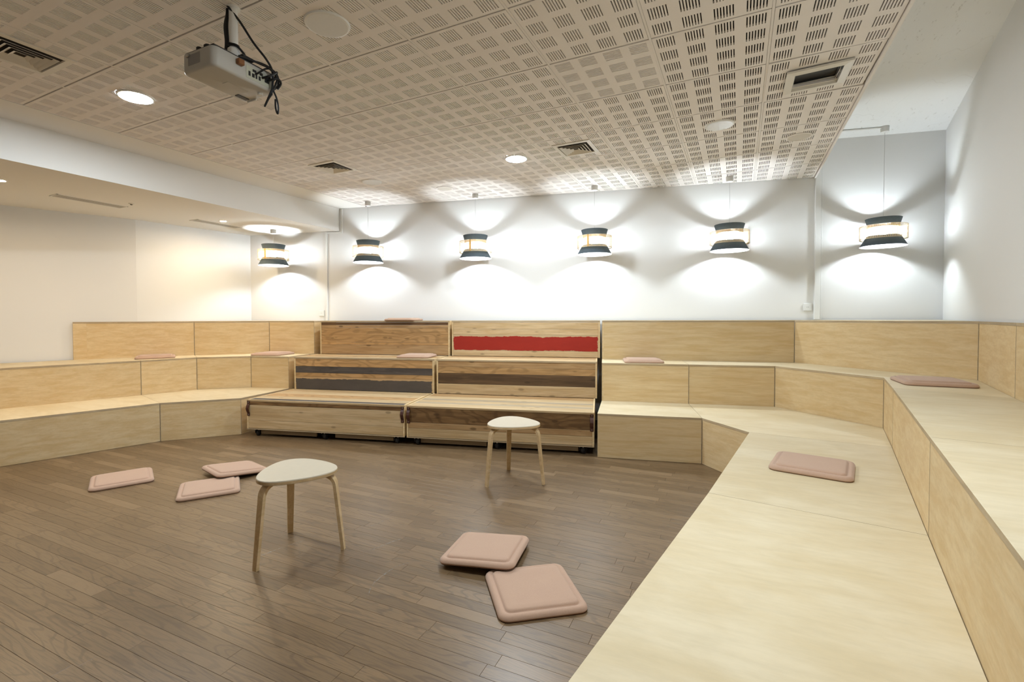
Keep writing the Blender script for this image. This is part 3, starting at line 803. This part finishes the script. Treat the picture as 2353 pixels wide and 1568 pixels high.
# ------------------------------------------------------------------ projector
t = thing('projector', 'white ceiling projector on a pole with black cables', 'projector', (-2.315, 1.612, 2.462), math.radians(1.0))
bx, by, bh = .118, .172, .098
b = MB(); rings = []; n = 28
def rrect(hx, hy, r, z, n=6):
    o = []
    for q, (sx, sy) in enumerate(((1, 1), (-1, 1), (-1, -1), (1, -1))):
        for k in range(n+1):
            a = q*PI/2+k*PI/2/n; o.append((sx*(hx-r)+r*math.cos(a), sy*(hy-r)+r*math.sin(a), z))
    return o
prof = [(.012, 0), (.005, .003), (0, .012), (0, .088), (.004, .095), (.010, .098)]
vs = []
for ins, z in prof: vs += rrect(bx-ins, by-ins, .03-ins*.5, z)
fs = [(j*n+i, j*n+(i+1) % n, (j+1)*n+(i+1) % n, (j+1)*n+i) for j in range(len(prof)-1) for i in range(n)]
fs += [tuple(range(n))[::-1], tuple(range((len(prof)-1)*n, len(prof)*n))]
b.add(vs, fs); body = b.build('body', 'projector', t, True)
MB().cbox((-bx+.012, -by+.012, .0985), (bx-.012, by-.012, .106), .002).build('top_tray', 'darkgrey', t)
MB().box((-.065, -by-.0012, .03), (.025, -by+.002, .08)).build('side_grille', 'projvent', body)
MB().box((-.02, -.03, -.0015), (.02, .085, .001)).build('badge', 'projector', body)
MB().cbox((-.085, .085, -.003), (-.055, .15, .001), .001).build('bottom_slot', 'darkgrey', body)
MB().lathe([(.012, -.012), (.012, 0)], 14, 0, Matrix.Translation((.06, .125, 0)), True, True).build('foot', 'white', body, True)
MB().cbox((-.09, by-.012, -.008), (-.02, by-.004, .03), .002).build('lens_door', 'white', body)
pp = MB().box((bx-.0008, .0, .016), (bx+.0015, .145, .078)).build('port_panel', 'port', body)
for y, z, w, h in ((.012, .03, .010, .022), (.032, .03, .013, .018), (.052, .03, .008, .022), (.070, .03, .010, .02), (.035, .058, .02, .012), (.075, .058, .018, .014), (.105, .035, .026, .026), (.12, .062, .02, .012)):
    MB().box((bx+.001, y, z), (bx+.0035, y+w, z+h)).build('port', 'black', pp)
MB().cbox((bx-.002, -.055, .055), (bx+.022, -.022, .082), .003).build('cable_plug', 'orange', t)
MB().cbox((-.055, -.05, .106), (.075, .05, .112), .001).build('mount_plate', 'darkgrey', t)
MB().lathe([(.045, .112), (.045, .118), (.03, .122), (.028, .16), (.021, .165)], 24, 0, Matrix.Translation((.045, -.012, 0)), True).build('mount_head', 'white', t, True)
MB().tube([(.045, -.012, .16), (.045, -.012, CZ-2.462-.002)], .0205, 20).build('pole', 'white', t, True)
MB().lathe([(.032, -.006), (.032, 0)], 28, 0, Matrix.Translation((.045, -.012, CZ-2.462)), True).build('ceiling_plate', 'white', t, True)
for k in range(3):
    ox = .045-.022-.006*k; MB().tube(spline([(ox, -.026+.006*k, CZ-2.462-.003), (ox-.003, -.03, .28), (ox+.002*k, -.03, .2), (ox-.004, -.032, .14), (ox-.03, -.04, .11)], 6), .0075, 8).build('cable', 'blackcable', t, True)
MB().lathe([(.027, -.006), (.027, .006)], 20, 0, Matrix.Translation((.045, -.012, .175)), True, True).build('cable_tie', 'blackcable', t)
zt = CZ-2.462
cab = [
 [(.04, -.04, zt-.003), (.075, .0, .30), (.11, .05, .21), (.135, .10, .15), (.145, .13, .10), (.142, .135, .03), (.135, .132, -.02)],
 [(.045, -.04, .18), (.075, -.02, .17), (.09, .01, .14), (.10, .02, .105)],
 [(.10, .0, .108), (.11, .05, .118), (.125, .10, .12), (.14, .14, .105), (.145, .165, .08), (.14, .17, .04), (.135, .15, .015), (.135, .135, .0)],
 [(.105, -.03, .108), (.118, .02, .112), (.13, .07, .11), (.15, .11, .10), (.155, .15, .07), (.15, .145, .03), (.14, .135, .005)],
 [(.12, .09, .05), (.15, .10, .055), (.16, .13, .08), (.15, .155, .10), (.135, .16, .085), (.13, .145, .05)],
 [(.12, .12, .045), (.155, .125, .05), (.165, .15, .06), (.155, .175, .05), (.14, .165, .02)],
 [(.138, .132, .005), (.135, .115, -.04), (.13, .098, -.085), (.134, .094, -.092), (.139, .112, -.05), (.141, .13, -.02)],
 [(.14, .138, .005), (.147, .152, -.03), (.152, .158, -.07), (.15, .160, -.105), (.145, .157, -.108), (.143, .150, -.08), (.145, .148, -.04)],
 [(.12, .05, .05), (.135, .06, .06), (.14, .09, .09), (.13, .12, .108)]]
for i, c in enumerate(cab): MB().tube(spline(c, 8), .0056 if i < 6 else .0045, 8).build('cable', 'blackcable', t, True)
MB().cbox((.09, -.02, .107), (.118, .05, .125), .006).build('power_brick', 'black', t)
MB().lathe([(.018, 0), (.018, .02), (.012, .026)], 18, 0, Matrix.Translation((.02, -.13, .106)), True, True).build('knob', 'black', t, True)
MB().lathe([(.014, 0), (.014, .012), (.01, .016)], 18, 0, Matrix.Translation((-.02, -.145, .106)), True, True).build('knob', 'black', t, True)
MB().cbox((-.075, -.165, .104), (-.05, -.12, .118), .003, 0, Matrix.Rotation(.2, 4, 'X')).build('latch', 'steel', t)

# ------------------------------------------------------------------ wall fittings
WA = math.radians(12.44)
def on_wall(x): return (x, wally(x)-.001, 0)
def socket(label, x, z):
    t = thing('wall_socket', label, 'socket', (x, wally(x)-.0008, z), WA, 'white wall sockets')
    MB().cbox((-.042, -.011, -.042), (.042, 0, .042), .003).build('plate', 'white', t)
    MB().lathe([(.021, -.0115), (.019, -.0112), (.017, -.0045), (.001, -.0045)], 24, 0, Matrix.Rotation(0, 4, 'Z') @ Matrix.Translation((0, -.0005, 0)) @ Matrix.Rotation(-PI/2, 4, 'X') @ Matrix.Scale(-1, 4, (0, 0, 1)) @ Matrix.Translation((0, 0, .0)), ).build('recess', 'ventpaint', t, False, (0, -.001, 0), None, True)
    for s in (-1, 1): MB().lathe([(.0028, 0), (.0028, .002)], 8, 0, Matrix.Translation((s*.0075, -.0105, 0)) @ Matrix.Rotation(PI/2, 4, 'X'), True, True).build('pin_hole', 'black', t)
socket('white wall socket at left beside the slim trunking', -5.365, 1.345)
socket('white wall socket at right below the wide trunking', .690, 1.383)
t = thing('cable_trunking', 'slim white cable trunking rising to the left soffit', 'trunking', (-5.278, wally(-5.278), Z3), WA)
MB().cbox((-.014, -.017, .003), (.014, -.001, SZ-Z3-.004), .002).build('upright', 'white', t)
MB().cbox((.014, -.013, SZ-Z3-.035), (.235, -.001, SZ-Z3-.008), .002).build('crosspiece', 'white', t)
MB().cbox((.235, -.015, SZ-Z3-.035), (.262, -.001, CZ-Z3-.012), .002).build('riser', 'white', t)
t = thing('cable_trunking', 'wide white cable trunking at the right end of the tiled ceiling', 'trunking', (.775, wally(.775), Z3), WA)
MB().cbox((-.028, -.03, .003), (.028, -.001, CZ-Z3+.1), .003).build('duct', 'white', t)
MB().cbox((.032, -.016, .003), (.048, -.001, CZ-Z3+.3), .002).build('slim_duct', 'white', t)
t = thing('ceiling_conduit', 'thin white conduit feeding the pendant in the high right bay', 'conduit', (1.335, 6.30, AZ))
MB().tube([(-.03, -.01, -.010), (-.58, -.14, -.010)], .009, 8).build('pipe', 'white', t, True)
t = thing('cable_hook', 'tiny black hook on the ceiling beside the pendant nearest the beam', 'hook', (-4.47, 5.02, CZ))
MB().tube(spline([(0, 0, 0), (0, 0, -.055), (.008, -.004, -.066), (.014, -.004, -.058)], 5), .0045, 8).build('hook', 'black', t, True)

# ------------------------------------------------------------------ faint chalky scuffs on the floor
def scuffmat():
    m, nt, b = nodes('pale_scuff', .7, .2)
    b.inputs['Base Color'].default_value = (.5, .47, .42, 1)
    L(nt, mapr(nt, noise(nt, vec(nt, pos(nt), (60, 60, 1)), 1.0, 3, .7), .42, .62, 0, .55), b.inputs['Alpha'])
    return m
M['scuff'] = scuffmat()
for pts in ([(-1.515, 1.694), (-1.56, 1.781), (-1.568, 1.897), (-1.555, 1.975), (-1.50, 2.06)], [(-1.84, 1.93), (-1.785, 2.076), (-1.749, 2.187), (-1.69, 2.28)], [(-1.50, 2.38), (-1.40, 2.52), (-1.335, 2.623)], [(-2.30, 1.68), (-2.288, 1.729), (-2.259, 1.859), (-2.21, 1.98)], [(-2.06, 2.2), (-2.0, 2.3), (-1.98, 2.42)]):
    P = spline([(x, y, .0006) for x, y in pts], 6); b = MB(); vs = []
    for i, p in enumerate(P):
        d = (P[min(i+1, len(P)-1)]-P[max(i-1, 0)]).normalized(); n_ = Vector((-d.y, d.x, 0)); w = .0035*math.sin(PI*(i+.5)/len(P))+.0008
        vs += [p+n_*w, p-n_*w]
    b.add(vs, [(2*i, 2*i+1, 2*i+3, 2*i+2) for i in range(len(P)-1)]); b.build('scuff_mark', 'scuff', FLOOR, False, None, None, True)
